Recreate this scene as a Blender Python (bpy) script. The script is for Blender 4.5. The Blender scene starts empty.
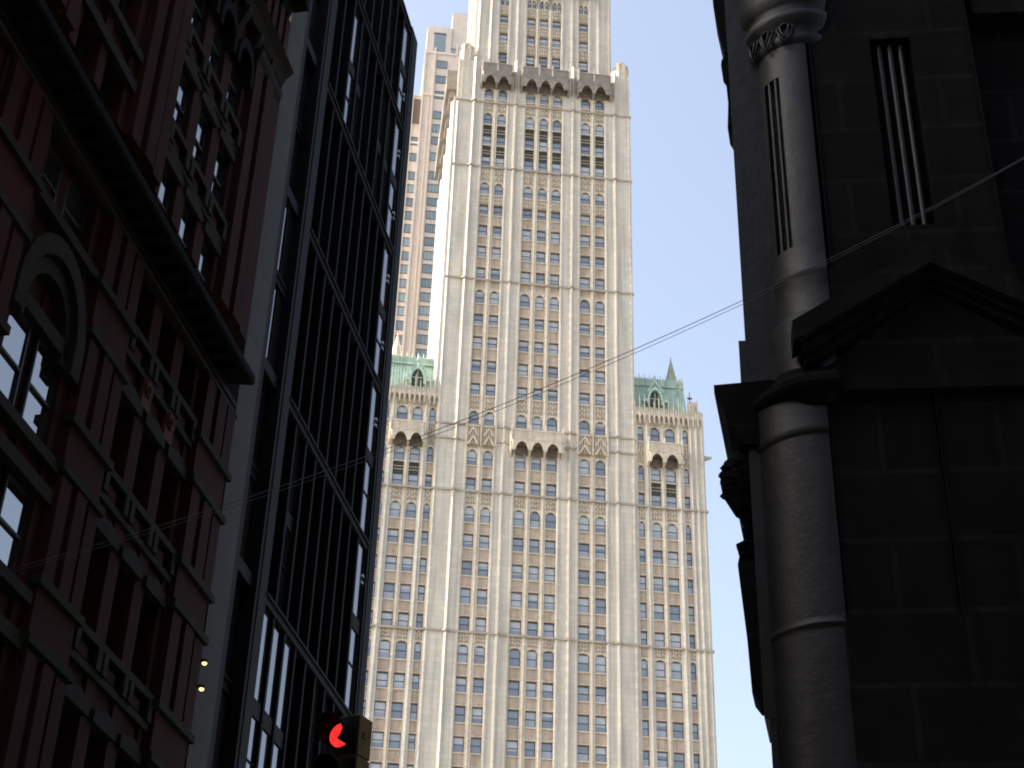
import bpy, bmesh, math, random
from mathutils import Vector, Matrix
random.seed(7)
S = bpy.context.scene
COL = S.collection
R = math.radians

# ------------------------------------------------------------------ camera, sky, sun, exposure
cam_d = bpy.data.cameras.new('camera')
cam = bpy.data.objects.new('camera', cam_d)
COL.objects.link(cam)
S.camera = cam
cam_d.sensor_width = 36.0
cam_d.lens = 56.7
cam_d.clip_start = 0.1
cam_d.clip_end = 6000
EYE = Vector((0, 0, 1.7))
# image right, image up and backward axes of the camera in world space (small roll, looking up 33 degrees)
ax = Vector((0.999467, -0.017638, 0.027478))
ay = -Vector((0.032652, 0.539893, -0.841100))
az = -Vector((0.0, 0.841549, 0.540181))
m = Matrix((ax, ay, az)).transposed().to_4x4()
m.translation = EYE
cam.matrix_world = m

SUN_AZ = -95.4      # degrees from +Y towards +X
SUN_EL = 40.0
w = bpy.data.worlds.new('World')
S.world = w
w.use_nodes = True
nt = w.node_tree
bg = nt.nodes['Background']
sky = nt.nodes.new('ShaderNodeTexSky')
sky.sky_type = 'NISHITA'
sky.sun_disc = False
sky.sun_elevation = R(SUN_EL)
sky.sun_rotation = R(SUN_AZ)
sky.air_density = 1.0
sky.dust_density = 4.0
sky.ozone_density = 1.0
hsv = nt.nodes.new('ShaderNodeHueSaturation')      # lower saturation: paler than a clear Nishita sky
hsv.inputs['Saturation'].default_value = 0.74
nt.links.new(sky.outputs[0], hsv.inputs['Color'])
nt.links.new(hsv.outputs[0], bg.inputs[0])
bg.inputs[1].default_value = 0.15
sun_d = bpy.data.lights.new('sun', 'SUN')
sun_d.energy = 3.2
sun_d.angle = R(0.53)
sun_d.color = (1.0, 0.95, 0.86)
sun = bpy.data.objects.new('sun', sun_d)
COL.objects.link(sun)
to_sun = Vector((math.sin(R(SUN_AZ)) * math.cos(R(SUN_EL)), math.cos(R(SUN_AZ)) * math.cos(R(SUN_EL)), math.sin(R(SUN_EL))))
sun.rotation_euler = to_sun.to_track_quat('Z', 'Y').to_euler()
S.view_settings.view_transform = 'Standard'
S.view_settings.look = 'None'
S.view_settings.exposure = 1.34
S.view_settings.gamma = 1.0
S.view_settings.use_curve_mapping = False
S.render.engine = 'CYCLES'
S.cycles.max_bounces = 8
S.cycles.diffuse_bounces = 4
S.cycles.filter_width = 1.9

# ------------------------------------------------------------------ materials
def mat(name, col, rough=0.8, var=0.0, scale=1.0, metal=0.0, ior=1.45, col2=None, stretch=(1, 1, 1), bump=0.0, courses=None, spec=None, streak=0.0):
    M = bpy.data.materials.new(name)
    M.use_nodes = True
    N = M.node_tree.nodes
    Lk = M.node_tree.links
    b = N['Principled BSDF']
    b.inputs['Roughness'].default_value = rough
    b.inputs['Metallic'].default_value = metal
    b.inputs['IOR'].default_value = ior
    if spec is not None:
        b.inputs['Specular IOR Level'].default_value = spec
    b.inputs['Base Color'].default_value = (*col, 1)
    if var > 0 or col2 or courses:
        tc = N.new('ShaderNodeTexCoord')
        mp = N.new('ShaderNodeMapping')
        mp.inputs['Scale'].default_value = stretch
        Lk.new(tc.outputs['Object'], mp.inputs[0])
        n1 = N.new('ShaderNodeTexNoise')
        n1.inputs['Scale'].default_value = scale
        n1.inputs['Detail'].default_value = 6
        n1.inputs['Roughness'].default_value = 0.65
        Lk.new(mp.outputs[0], n1.inputs[0])
        rmp = N.new('ShaderNodeValToRGB')
        rmp.color_ramp.elements[0].position = 0.3
        rmp.color_ramp.elements[1].position = 0.7
        c2 = col2 if col2 else tuple(max(0, c * (1 - var)) for c in col)
        c1 = col if col2 else tuple(min(1, c * (1 + var * 0.6)) for c in col)
        rmp.color_ramp.elements[0].color = (*c2, 1)
        rmp.color_ramp.elements[1].color = (*c1, 1)
        Lk.new(n1.outputs[0], rmp.inputs[0])
        outc = rmp.outputs[0]
        if courses:
            # block joints: courses of height h and blocks of length l, laid on object x/y and z
            h, l, dark, cell = courses
            sep = N.new('ShaderNodeSeparateXYZ')
            Lk.new(tc.outputs['Object'], sep.inputs[0])
            addxy = N.new('ShaderNodeMath'); addxy.operation = 'ADD'
            Lk.new(sep.outputs[0], addxy.inputs[0]); Lk.new(sep.outputs[1], addxy.inputs[1])
            cmb = N.new('ShaderNodeCombineXYZ')
            Lk.new(addxy.outputs[0], cmb.inputs[0]); Lk.new(sep.outputs[2], cmb.inputs[1])
            br = N.new('ShaderNodeTexBrick')
            br.inputs['Scale'].default_value = 1.0
            br.inputs['Brick Width'].default_value = l
            br.inputs['Row Height'].default_value = h
            br.inputs['Mortar Size'].default_value = min(h, l) * 0.045
            br.inputs['Mortar Smooth'].default_value = 0.3
            br.inputs['Color1'].default_value = (1, 1, 1, 1)
            br.inputs['Color2'].default_value = (cell, cell, cell, 1)
            br.inputs['Mortar'].default_value = (dark, dark, dark, 1)
            Lk.new(cmb.outputs[0], br.inputs[0])
            mx = N.new('ShaderNodeMix'); mx.data_type = 'RGBA'; mx.blend_type = 'MULTIPLY'
            mx.inputs[0].default_value = 1.0
            Lk.new(outc, mx.inputs[6]); Lk.new(br.outputs[0], mx.inputs[7])
            outc = mx.outputs[2]
        if streak > 0:
            mp2 = N.new('ShaderNodeMapping'); mp2.inputs['Scale'].default_value = (1.0, 1.0, 0.045)
            Lk.new(tc.outputs['Object'], mp2.inputs[0])
            n2 = N.new('ShaderNodeTexNoise'); n2.inputs['Scale'].default_value = 1.7; n2.inputs['Detail'].default_value = 5
            Lk.new(mp2.outputs[0], n2.inputs[0])
            r2 = N.new('ShaderNodeValToRGB')
            r2.color_ramp.elements[0].position = 0.34; r2.color_ramp.elements[0].color = (1 - streak, 1 - streak * 1.05, 1 - streak * 1.15, 1)
            r2.color_ramp.elements[1].position = 0.56; r2.color_ramp.elements[1].color = (1, 1, 1, 1)
            Lk.new(n2.outputs[0], r2.inputs[0])
            m2 = N.new('ShaderNodeMix'); m2.data_type = 'RGBA'; m2.blend_type = 'MULTIPLY'; m2.inputs[0].default_value = 1.0
            Lk.new(outc, m2.inputs[6]); Lk.new(r2.outputs[0], m2.inputs[7])
            outc = m2.outputs[2]
        Lk.new(outc, b.inputs['Base Color'])
        if bump > 0:
            bp = N.new('ShaderNodeBump')
            bp.inputs['Strength'].default_value = bump
            bp.inputs['Distance'].default_value = 0.05
            Lk.new(n1.outputs[0], bp.inputs['Height'])
            Lk.new(bp.outputs[0], b.inputs['Normal'])
    return M

def glass_mat(name, dark, light, p_light, rough=0.06, ior=1.9, metal=0.0):
    """Opaque window glass: each pane (mesh island) is dark, half dark or has a pale blind behind it."""
    M = bpy.data.materials.new(name)
    M.use_nodes = True
    N = M.node_tree.nodes; Lk = M.node_tree.links
    b = N['Principled BSDF']
    g = N.new('ShaderNodeNewGeometry')
    oi = N.new('ShaderNodeObjectInfo')
    a = N.new('ShaderNodeMath'); a.operation = 'ADD'
    Lk.new(g.outputs['Random Per Island'], a.inputs[0]); Lk.new(oi.outputs['Random'], a.inputs[1])
    fr = N.new('ShaderNodeMath'); fr.operation = 'FRACT'
    Lk.new(a.outputs[0], fr.inputs[0])
    rp = N.new('ShaderNodeValToRGB')
    e = rp.color_ramp.elements
    e[0].position = 0.0; e[0].color = (*dark, 1)
    e[1].position = 1.0; e[1].color = (*light, 1)
    k = e.new(1 - p_light); k.color = tuple(d * 0.75 + l * 0.25 for d, l in zip(dark, light)) + (1,)
    k2 = e.new(min(0.99, 1 - p_light + 0.06)); k2.color = tuple(d * 0.35 + l * 0.65 for d, l in zip(dark, light)) + (1,)
    Lk.new(fr.outputs[0], rp.inputs[0])
    Lk.new(rp.outputs[0], b.inputs['Base Color'])
    b.inputs['Roughness'].default_value = rough
    b.inputs['IOR'].default_value = ior
    b.inputs['Metallic'].default_value = metal
    return M

CREAM = mat('glazed cream terracotta', (0.73, 0.645, 0.51), 0.55, 0.2, 0.35, stretch=(1, 1, 0.35), courses=(0.78, 1.5, 0.8, 0.9), col2=(0.56, 0.52, 0.45), streak=0.2)
CREAM_TRIM = mat('cream terracotta trim', (0.73, 0.64, 0.5), 0.55, 0.22, 1.4, col2=(0.52, 0.44, 0.33), streak=0.18)
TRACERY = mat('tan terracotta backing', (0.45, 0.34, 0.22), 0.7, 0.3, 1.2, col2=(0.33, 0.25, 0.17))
SPANDREL = mat('orange tan terracotta', (0.66, 0.52, 0.39), 0.7, 0.3, 1.3, col2=(0.5, 0.405, 0.315), streak=0.25)
STRING = mat('string course stone', (0.42, 0.36, 0.29), 0.75, 0.3, 1.0)
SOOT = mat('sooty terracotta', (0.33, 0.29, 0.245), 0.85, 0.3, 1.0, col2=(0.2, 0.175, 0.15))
NICHE_SHADE = mat('dark brown niche shade', (0.17, 0.135, 0.1), 0.8, 0.35, 1.6)  # brown underside colour, darkened to paint in the shade of the balcony niches
COPPER = mat('green copper', (0.5, 0.63, 0.53), 0.6, 0.25, 0.8, stretch=(1, 1, 0.3), col2=(0.36, 0.49, 0.41), streak=0.3)
COPPER_DK = mat('dark green copper', (0.055, 0.062, 0.045), 0.6, 0.3, 1.5)
FRAME_DK = mat('dark painted window frame', (0.07, 0.07, 0.075), 0.5)
PANE = glass_mat('office window glass', (0.14, 0.155, 0.175), (0.34, 0.36, 0.37), 0.5, 0.05, 2.2)
BLIND = mat('pale roller blind behind glass', (0.46, 0.47, 0.46), 0.08, 0.1, 2.0, ior=2.0)
PINK = mat('pink tan precast', (0.72, 0.61, 0.52), 0.8, 0.12, 0.4, courses=(3.3, 2.2, 0.88, 0.95))
PINK_LT = mat('pale precast trim', (0.76, 0.65, 0.54), 0.8, 0.1, 0.5)
PANE_GREEN = glass_mat('blue green glass', (0.17, 0.22, 0.24), (0.33, 0.41, 0.41), 0.35, 0.06, 1.9)
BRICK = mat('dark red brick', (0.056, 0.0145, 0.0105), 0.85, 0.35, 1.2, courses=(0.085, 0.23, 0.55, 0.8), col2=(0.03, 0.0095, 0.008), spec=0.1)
BROWNSTONE = mat('sooty brownstone trim', (0.03, 0.0225, 0.016), 0.85, 0.4, 1.5, col2=(0.014, 0.0115, 0.008), spec=0.12)
BLACKIRON = mat('black iron cornice', (0.006, 0.006, 0.006), 0.95, 0.3, 2.0, spec=0.1)
TERRA_RED = mat('red terracotta', (0.1, 0.035, 0.028), 0.75, 0.35, 2.0, spec=0.1)
SASH = mat('dark sash', (0.012, 0.012, 0.012), 0.6)
PANE_NEAR = glass_mat('old window glass', (0.012, 0.013, 0.015), (0.03, 0.03, 0.03), 0.3, 0.02, 4.0)
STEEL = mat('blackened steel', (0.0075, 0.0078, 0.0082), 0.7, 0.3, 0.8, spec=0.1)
STEEL_FIN = mat('dark steel fin', (0.005, 0.0052, 0.0055), 0.75, 0.25, 1.0, spec=0.08)
GREYSTONE = mat('grey limestone slab', (0.08, 0.077, 0.071), 0.85, 0.2, 0.6, courses=(1.35, 2.4, 0.8, 0.85), col2=(0.07, 0.068, 0.064), spec=0.2)
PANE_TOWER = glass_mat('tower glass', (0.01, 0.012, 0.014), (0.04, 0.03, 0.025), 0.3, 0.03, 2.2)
CAST = mat('black painted cast iron', (0.0045, 0.0045, 0.0047), 0.5, 0.6, 2.5, ior=1.5, bump=0.42, spec=0.3)
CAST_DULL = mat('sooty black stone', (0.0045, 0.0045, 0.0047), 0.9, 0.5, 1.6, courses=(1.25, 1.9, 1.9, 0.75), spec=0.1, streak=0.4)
ASPHALT = mat('asphalt', (0.05, 0.05, 0.052), 0.9, 0.25, 3.0)
PAVING = mat('concrete paving', (0.26, 0.25, 0.24), 0.9, 0.2, 1.2)
GROUND = mat('city ground', (0.27, 0.255, 0.22), 0.95, 0.2, 0.05)
YELLOW = mat('faded yellow signal paint', (0.09, 0.052, 0.012), 0.6, 0.35, 6.0, spec=0.2)
VISOR = mat('black signal visor', (0.004, 0.004, 0.004), 0.9, spec=0.05)
POLE = mat('galvanised pole', (0.2, 0.2, 0.2), 0.5, 0.2, 3.0, metal=0.6)
WIRE = mat('weathered steel cable', (0.06, 0.06, 0.062), 0.55, metal=0.0)
def emis(name, col, s):
    M = bpy.data.materials.new(name); M.use_nodes = True
    b = M.node_tree.nodes['Principled BSDF']
    b.inputs['Base Color'].default_value = (*[c * 0.3 for c in col], 1)
    b.inputs['Emission Color'].default_value = (*col, 1)
    b.inputs['Emission Strength'].default_value = s
    return M
RED_LAMP = bpy.data.materials.new('lit red signal lens'); RED_LAMP.use_nodes = True
_N = RED_LAMP.node_tree.nodes; _L = RED_LAMP.node_tree.links
_b = _N['Principled BSDF']; _b.inputs['Base Color'].default_value = (0.25, 0.005, 0.005, 1); _b.inputs['Roughness'].default_value = 0.25
_tc = _N.new('ShaderNodeTexCoord'); _v = _N.new('ShaderNodeTexVoronoi'); _v.inputs['Scale'].default_value = 55
_L.new(_tc.outputs['Object'], _v.inputs[0])
_r = _N.new('ShaderNodeMapRange'); _r.inputs[1].default_value = 0.0; _r.inputs[2].default_value = 0.7; _r.inputs[3].default_value = 0.75; _r.inputs[4].default_value = 0.3
_L.new(_v.outputs['Distance'], _r.inputs[0]); _L.new(_r.outputs[0], _b.inputs['Emission Strength'])
_b.inputs['Emission Color'].default_value = (1.0, 0.035, 0.03, 1)
DARK_LENS = mat('unlit signal lens', (0.03, 0.025, 0.01), 0.2)
LAMP = emis('lit lamp bulb', (1.0, 0.72, 0.28), 0.9)

# ------------------------------------------------------------------ mesh helpers
class MB:
    def __init__(s):
        s.v = []; s.f = []; s.m = []
    def add(s, vs, fs, mi=0):
        o = len(s.v); s.v += vs
        for f in fs:
            s.f.append([i + o for i in f]); s.m.append(mi)
    def box(s, x0, x1, y0, y1, z0, z1, mi=0):
        vs = [(x, y, z) for x in (x0, x1) for y in (y0, y1) for z in (z0, z1)]
        s.add(vs, [(0, 1, 3, 2), (4, 6, 7, 5), (0, 4, 5, 1), (2, 3, 7, 6), (0, 2, 6, 4), (1, 5, 7, 3)], mi)
    def ext(s, poly, a, b, axis, mi=0):
        n = len(poly)
        def P(p, t):
            if axis == 'y': return (p[0], t, p[1])
            if axis == 'z': return (p[0], p[1], t)
            return (t, p[0], p[1])
        vs = [P(p, a) for p in poly] + [P(p, b) for p in poly]
        fs = [list(range(n)), list(range(2 * n - 1, n - 1, -1))]
        for i in range(n):
            j = (i + 1) % n
            fs.append((i, j, j + n, i + n))
        s.add(vs, fs, mi)
    def lathe(s, prof, cx, cy, n=20, mi=0, a0=0.0, a1=360.0):
        full = abs(a1 - a0) >= 360
        k = n if full else n + 1
        vs = []
        for r, z in prof:
            for i in range(k):
                a = R(a0 + (a1 - a0) * i / n)
                vs.append((cx + r * math.cos(a), cy + r * math.sin(a), z))
        fs = []
        for j in range(len(prof) - 1):
            for i in range(n):
                i2 = (i + 1) % k
                fs.append((j * k + i, j * k + i2, (j + 1) * k + i2, (j + 1) * k + i))
        s.add(vs, fs, mi)
    def tube(s, pts, r, n=6, mi=0):
        vs = []; fs = []
        for i, p in enumerate(pts):
            p = Vector(p)
            d = (Vector(pts[min(i + 1, len(pts) - 1)]) - Vector(pts[max(i - 1, 0)])).normalized()
            up = Vector((0, 0, 1)) if abs(d.z) < 0.9 else Vector((1, 0, 0))
            a = d.cross(up).normalized(); b = a.cross(d)
            for k in range(n):
                t = 2 * math.pi * k / n
                vs.append(tuple(p + a * r * math.cos(t) + b * r * math.sin(t)))
        for i in range(len(pts) - 1):
            for k in range(n):
                k2 = (k + 1) % n
                fs.append((i * n + k, i * n + k2, (i + 1) * n + k2, (i + 1) * n + k))
        fs.append(list(range(n))); fs.append([len(vs) - 1 - k for k in range(n)])
        s.add(vs, fs, mi)
    def mesh(s, name, mats, smooth=False):
        me = bpy.data.meshes.new(name)
        me.from_pydata(s.v, [], s.f)
        for M in (mats if isinstance(mats, (list, tuple)) else [mats]): me.materials.append(M)
        for p, mi in zip(me.polygons, s.m): p.material_index = mi
        bm = bmesh.new(); bm.from_mesh(me)
        bmesh.ops.recalc_face_normals(bm, faces=bm.faces)
        bm.to_mesh(me); bm.free()
        if smooth:
            me.shade_smooth()
            for e in me.edges: pass
        return me
    def build(s, name, mats, parent=None, smooth=False):
        o = bpy.data.objects.new(name, s.mesh(name, mats, smooth))
        COL.objects.link(o)
        if parent: o.parent = parent
        return o

def thing(name, label, cat, loc, rotz=0, group=None):
    o = bpy.data.objects.new(name, None)
    COL.objects.link(o)
    o.empty_display_size = 1
    o.location = loc; o.rotation_euler = (0, 0, rotz)
    o['label'] = label; o['category'] = cat
    if group: o['group'] = group
    return o
def structure(name, mb, mats):
    o = mb.build(name, mats); o['kind'] = 'structure'; return o
def copy_part(o, parent, loc=None):
    c = o.copy(); COL.objects.link(c); c.parent = parent
    if loc: c.location = loc
    for ch in list(o.children):
        copy_part(ch, c)
    return c

def arch(xa, xb, zs, zt, n=8, pointed=False):
    xm = (xa + xb) / 2; r = (xb - xa) / 2; h = zt - zs
    out = []
    for i in range(n + 1):
        t = i / n
        if pointed:
            if t <= 0.5: q = t * 2; x = xa + r * q ** 1.25; z = zs + h * math.sin(q * math.pi / 2) ** 0.85
            else: q = (1 - t) * 2; x = xb - r * q ** 1.25; z = zs + h * math.sin(q * math.pi / 2) ** 0.85
        else:
            a = math.pi * (1 - t); x = xm + r * math.cos(a); z = zs + h * math.sin(a)
        out.append((x, z))
    return out
def notched(x0, x1, z0, z1, notches, n=8, pointed=False):
    """Plate outline with arched notches cut upward from its bottom edge; notch = (xa, xb, spring, top)."""
    P = [(x0, z0)]
    for xa, xb, zs, zt in notches:
        P.append((xa, z0))
        P += arch(xa, xb, zs, zt, n, pointed)
        P.append((xb, z0))
    P += [(x1, z0), (x1, z1), (x0, z1)]
    out = []
    for p in P:
        if not out or (abs(out[-1][0] - p[0]) + abs(out[-1][1] - p[1])) > 1e-5: out.append(p)
    return out

def sash_mesh(name, W, H, y, fr, FM, PM, rail=True, cols=1, fd=0.08, blind=0.0):
    """A sash window centred on x=0 standing on z=0: frame bars and panes (each pane a mesh island)."""
    b = MB()
    b.box(-W / 2, W / 2, y, y + fd, 0, fr)
    b.box(-W / 2, W / 2, y, y + fd, H - fr * 1.7, H)  # head bar thickened: a dark strip standing for the lintel's shadow
    b.box(-W / 2, -W / 2 + fr, y, y + fd, fr, H - fr)
    b.box(W / 2 - fr, W / 2, y, y + fd, fr, H - fr)
    if rail:
        b.box(-W / 2 + fr, W / 2 - fr, y, y + fd, H * 0.5 - fr * 0.45, H * 0.5 + fr * 0.45)
    for k in range(1, cols):
        xx = -W / 2 + W * k / cols
        b.box(xx - fr * .4, xx + fr * .4, y + .01, y + fd - .01, fr, H - fr)
    zs = [(fr, H * 0.5), (H * 0.5, H - fr)] if rail else [(fr, H - fr)]
    for i, (a, c) in enumerate(zs):
        yy = y + fd * (0.55 if i else 0.75)
        b.add([(-W / 2 + fr, yy, a), (W / 2 - fr, yy, a), (W / 2 - fr, yy, c), (-W / 2 + fr, yy, c)], [(0, 1, 2, 3)], 1)
    if blind > 0:
        a = H - fr * 1.7 - (H - fr * 2) * blind
        for z0, z1, yy in ((max(a, H * .5), H - fr, fd * .5), (a, H * .5, fd * .7)):
            if z1 - z0 > .05 and z0 >= fr:
                b.add([(-W / 2 + fr, y * 0 + yy, z0), (W / 2 - fr, yy, z0), (W / 2 - fr, yy, z1), (-W / 2 + fr, yy, z1)], [(0, 1, 2, 3)], 2)
    return b

# ------------------------------------------------------------------ ground, road, pavements (below the frame)
g = MB(); g.add([(-3000, -3000, 0), (3000, -3000, 0), (3000, 3000, 0), (-3000, 3000, 0)], [(0, 1, 2, 3)])
structure('ground', g, GROUND)
ST = R(79.15)                                  # street frame: x along the street away from the camera, -y towards its middle
LP = Vector((-16.205, 3.106, 0))               # foot of the left building line, beside the camera
def street_obj(name, mb, mats):
    o = structure(name, mb, mats); o.location = LP; o.rotation_euler = (0, 0, ST); return o
g = MB(); g.box(-60, 66, -16.4, -4.2, -0.2, 0.004); street_obj('road', g, ASPHALT)
g = MB(); g.box(-60, 60, -4.2, -0.3, -0.2, 0.13); street_obj('pavement', g, PAVING)
g = MB(); g.box(-60, 8, -20.5, -16.4, -0.2, 0.13); g.box(22, 60, -17.6, -16.4, -0.2, 0.13); street_obj('pavement', g, PAVING)

# ------------------------------------------------------------------ the cream gothic skyscraper
WO = R(6.14)
wool = thing('gothic_skyscraper', 'tall cream terracotta gothic skyscraper with green copper roofs on its lower wings', 'skyscraper', (3.402, 189.97, 0), WO)
# rows: (sill, head, kind)
ROWS_T = [(61.9, 64.0, 'S'), (65.85, 67.95, 'S'), (69.74, 71.8, 'S'), (73.55, 75.74, 'S'), (77.46, 79.6, 'S'), (81.38, 83.9, 'A'),
          (85.65, 87.78, 'S'), (89.48, 91.78, 'S'), (93.5, 95.67, 'S'), (97.5, 99.6, 'S'), (101.26, 103.75, 'A'),
          (106.06, 108.1, 'S'), (109.95, 112.45, 'A'), (116.25, 118.65, 'A'),
          (121.18, 123.2, 'S'), (125.0, 127.1, 'S'), (129.08, 131.1, 'S'), (133.05, 135.0, 'S'), (136.8, 139.25, 'A'),
          (141.2, 143.3, 'S'), (145.1, 147.26, 'S'), (149.0, 151.17, 'S'), (153.02, 155.0, 'S'), (156.95, 159.35, 'A'),
          (162.5, 164.65, 'S'), (166.8, 168.85, 'S'), (171.0, 173.4, 'A'), (176.25, 178.6, 'A')]
ROWS_W = [r for r in ROWS_T if r[0] < 117]
BAYS_T = [[(-9.2, -7.85), (-7.05, -5.7)], [(-2.66, -1.2), (-0.42, 0.94), (1.66, 3.08)], [(6.12, 7.62), (8.38, 9.8)]]
RW = [(14.32, 15.2), (16.12, 17.52), (18.2, 19.65), (20.7, 21.5)]
LW = [(0.56 - b, 0.56 - a) for a, b in RW][::-1]

WROT = [0, 0, 0, .22, .35, .5, .62, .8]
def wproto(nm, W, H, yy, bl):
    return sash_mesh(nm, W, H, yy, 0.095, FRAME_DK, PANE, blind=bl).mesh(nm, [FRAME_DK, PANE, BLIND])
wm_cache = {}
def wmesh(nm, W, H):
    bl = random.choice(WROT)
    k = (nm, round(W, 2), round(H, 1), bl)
    if k not in wm_cache: wm_cache[k] = wproto(nm, W, H, 0.0, bl)
    return wm_cache[k]
stuff_sash = MB()
sash_count = [0]
def add_window(nm, xa, xb, zb, zt, y):
    W = xb - xa; H = zt - zb
    if nm == 'sash_window' and sash_count[0] >= 100:
        t = sash_mesh(nm, W, H, 0, 0.095, FRAME_DK, PANE, blind=random.choice(WROT))
        o = len(stuff_sash.v)
        stuff_sash.v += [(vx + (xa + xb) / 2, vy + y, vz + zb) for vx, vy, vz in t.v]
        stuff_sash.f += [[i + o for i in f] for f in t.f]; stuff_sash.m += t.m
        return
    if nm == 'sash_window': sash_count[0] += 1
    ob = bpy.data.objects.new(nm, wmesh(nm, round(W, 2), round(H, 1)))
    COL.objects.link(ob); ob.parent = wool
    ob.location = ((xa + xb) / 2, y, zb)

PANELS = []
def build_panels():
    """The hundred largest (lowest in view) panels of a kind are parts; the rest of the kind is one part."""
    for kind in ('spandrel', 'tracery', 'arch_head'):
        ps = sorted([p for p in PANELS if p[1] == kind and p[2].v], key=lambda p: (p[0] < 65, p[0]))
        rest = MB()
        for i, (z, nm, b, ms) in enumerate(ps):
            if i < 100: b.build(nm, list(ms), wool); continue
            o = len(rest.v)
            rest.v += b.v; rest.f += [[k + o for k in f] for f in b.f]; rest.m += b.m
        if rest.v:
            o = rest.build(kind, list(ps[0][3]), wool); o['kind'] = 'stuff'
def facade_bay(cols, rows, y0, z0, z1, balcony_rows=(), green=None):
    """Everything between two piers: mullions, spandrels, arch heads and tracery bands."""
    n = len(cols)
    for i in range(n - 1):
        a, b = cols[i][1], cols[i + 1][0]
        q = MB(); q.box(a, b, y0 + .1, y0 + .7, z0, z1)
        c = (a + b) / 2; q.ext([(c - .2, y0 + .1), (c - .02, y0 - .1), (c + .02, y0 - .1), (c + .2, y0 + .1)], z0, z1, 'z')
        q.build('mullion', CREAM_TRIM, wool)
    rs = sorted(rows)
    for (xa, xb) in cols:
        for k, (zb, zt, kind) in enumerate(rs):
            nb = rs[k + 1][0] if k + 1 < len(rs) else z1
            sp = MB(); tr = MB(); hd = MB()
            PANELS.append((zb, 'spandrel', sp, (SPANDREL, COPPER_DK, CREAM_TRIM))); PANELS.append((zb, 'tracery', tr, (CREAM_TRIM, TRACERY))); PANELS.append((zb, 'arch_head', hd, (CREAM_TRIM,)))
            if kind == 'A':
                rise = 0.42 if zb < 100 else 0.62
                hd.ext(notched(xa, xb, zt - rise - .02, zt + .25, [(xa + .02, xb - .02, zt - rise, zt)], 8, zb > 100), y0 + .16, y0 + .5, 'y', 0)
            gap0 = zt + (.25 if kind == 'A' else 0); gap1 = nb - .16
            if gap1 - gap0 < 0.05: continue
            orn = (nb - zt) > 2.1 or k + 1 >= len(rs) or (kind == 'S' and rs[k + 1][2] == 'A' and nb - zt > 1.85 and zt > 113)
            orn = orn or kind == 'A' and (nb - zt > 2.05 or zt < 84)
            orn_here = orn and not (green and any(abs(zt - gz) < .3 for gz in green) and xb - xa > 1.1)
            (tr if orn_here else sp).box(xa, xb, y0 + .08, y0 + .64, gap1, gap1 + .16, 0 if orn_here else 2)
            if green and any(abs(zt - gz) < .3 for gz in green) and xb - xa > 1.1:
                sp.box(xa, xb, y0 + .38, y0 + .64, gap0, gap1, 1)
                for t in range(4):
                    zz = gap0 + .2 + (gap1 - gap0) * .55 * t / 4 + .3
                    sp.box(xa, xb, y0 + .28, y0 + .38, zz, zz + .09, 1 if t % 2 else 0)
                sp.box(xa, xb, y0 + .3, y0 + .38, gap1 - .12, gap1, 1)
            elif orn:
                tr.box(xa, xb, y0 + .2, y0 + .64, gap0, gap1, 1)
                nb_ = 4 if xb - xa > 1.1 else 3
                hh = gap1 - gap0
                for t in range(nb_ + 1):
                    xx = xa + (xb - xa) * t / nb_
                    tr.box(max(xa, xx - .055), min(xb, xx + .055), y0 + .06, y0 + .2, gap0, gap1, 0)
                pk = 2 if xb - xa > 1.1 else 1
                for t in range(pk):
                    c0 = xa + (xb - xa) * t / pk; c1 = xa + (xb - xa) * (t + 1) / pk; cm = (c0 + c1) / 2
                    for zz in ((gap0 + hh * .12, gap0 + hh * .52), (gap0 + hh * .5, gap0 + hh * .92)):
                        tr.ext([(c0, zz[0]), (c0 + .14, zz[0]), (cm, zz[1] - .16), (c1 - .14, zz[0]), (c1, zz[0]), (cm, zz[1])], y0 + .02, y0 + .2, 'y', 0)
                tr.box(xa, xb, y0 - .02, y0 + .2, gap1 - .12, gap1, 0)
            else:
                sp.box(xa, xb, y0 + .3, y0 + .64, gap0, gap1, 0)
                if gap1 - gap0 > .8:
                    for t in range(6):
                        xx = xa + (xb - xa) * (t + .5) / 6
                        sp.box(xx - .05, xx + .05, y0 + .25, y0 + .3, gap0 + .35, gap1 - .12, 0)
                    sp.box(xa, xb, y0 + .12, y0 + .3, gap0, gap0 + .22, 0)
                    sp.box(xa, xb, y0 + .2, y0 + .3, gap0 + .3, gap0 + .4, 0)

# windows first (lowest visible rows are the largest in the photograph)
order = []
for zb, zt, kind in ROWS_T:
    for bay in BAYS_T:
        for xa, xb in bay: order.append((zb, zt, kind, xa, xb, 0.42))
for zb, zt, kind in ROWS_W:
    for xa, xb in RW + LW: order.append((zb, zt, kind, xa, xb, .67))
order.sort(key=lambda o: (o[0] < 66, o[0]))
for zb, zt, kind, xa, xb, y in order:
    narrow = xb - xa < 1.1
    nm = 'narrow_window' if narrow else ('arched_window' if kind == 'A' else 'sash_window')
    add_window(nm, xa, xb, zb, zt, y)

# cores
q = MB()
q.box(-13.3, 13.7, .65, 27, 0, 184)
q.box(-10.6, 11.05, 1.9, 25, 184, 224)
q.build('tower_core', CREAM, wool)
q = MB()
for s0, s1 in ((13.7, 23.55), (-22.99, -13.3)):
    q.box(s0, s1, .9, 30, 0, 121.3)
q.build('wing_core', CREAM, wool)
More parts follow.
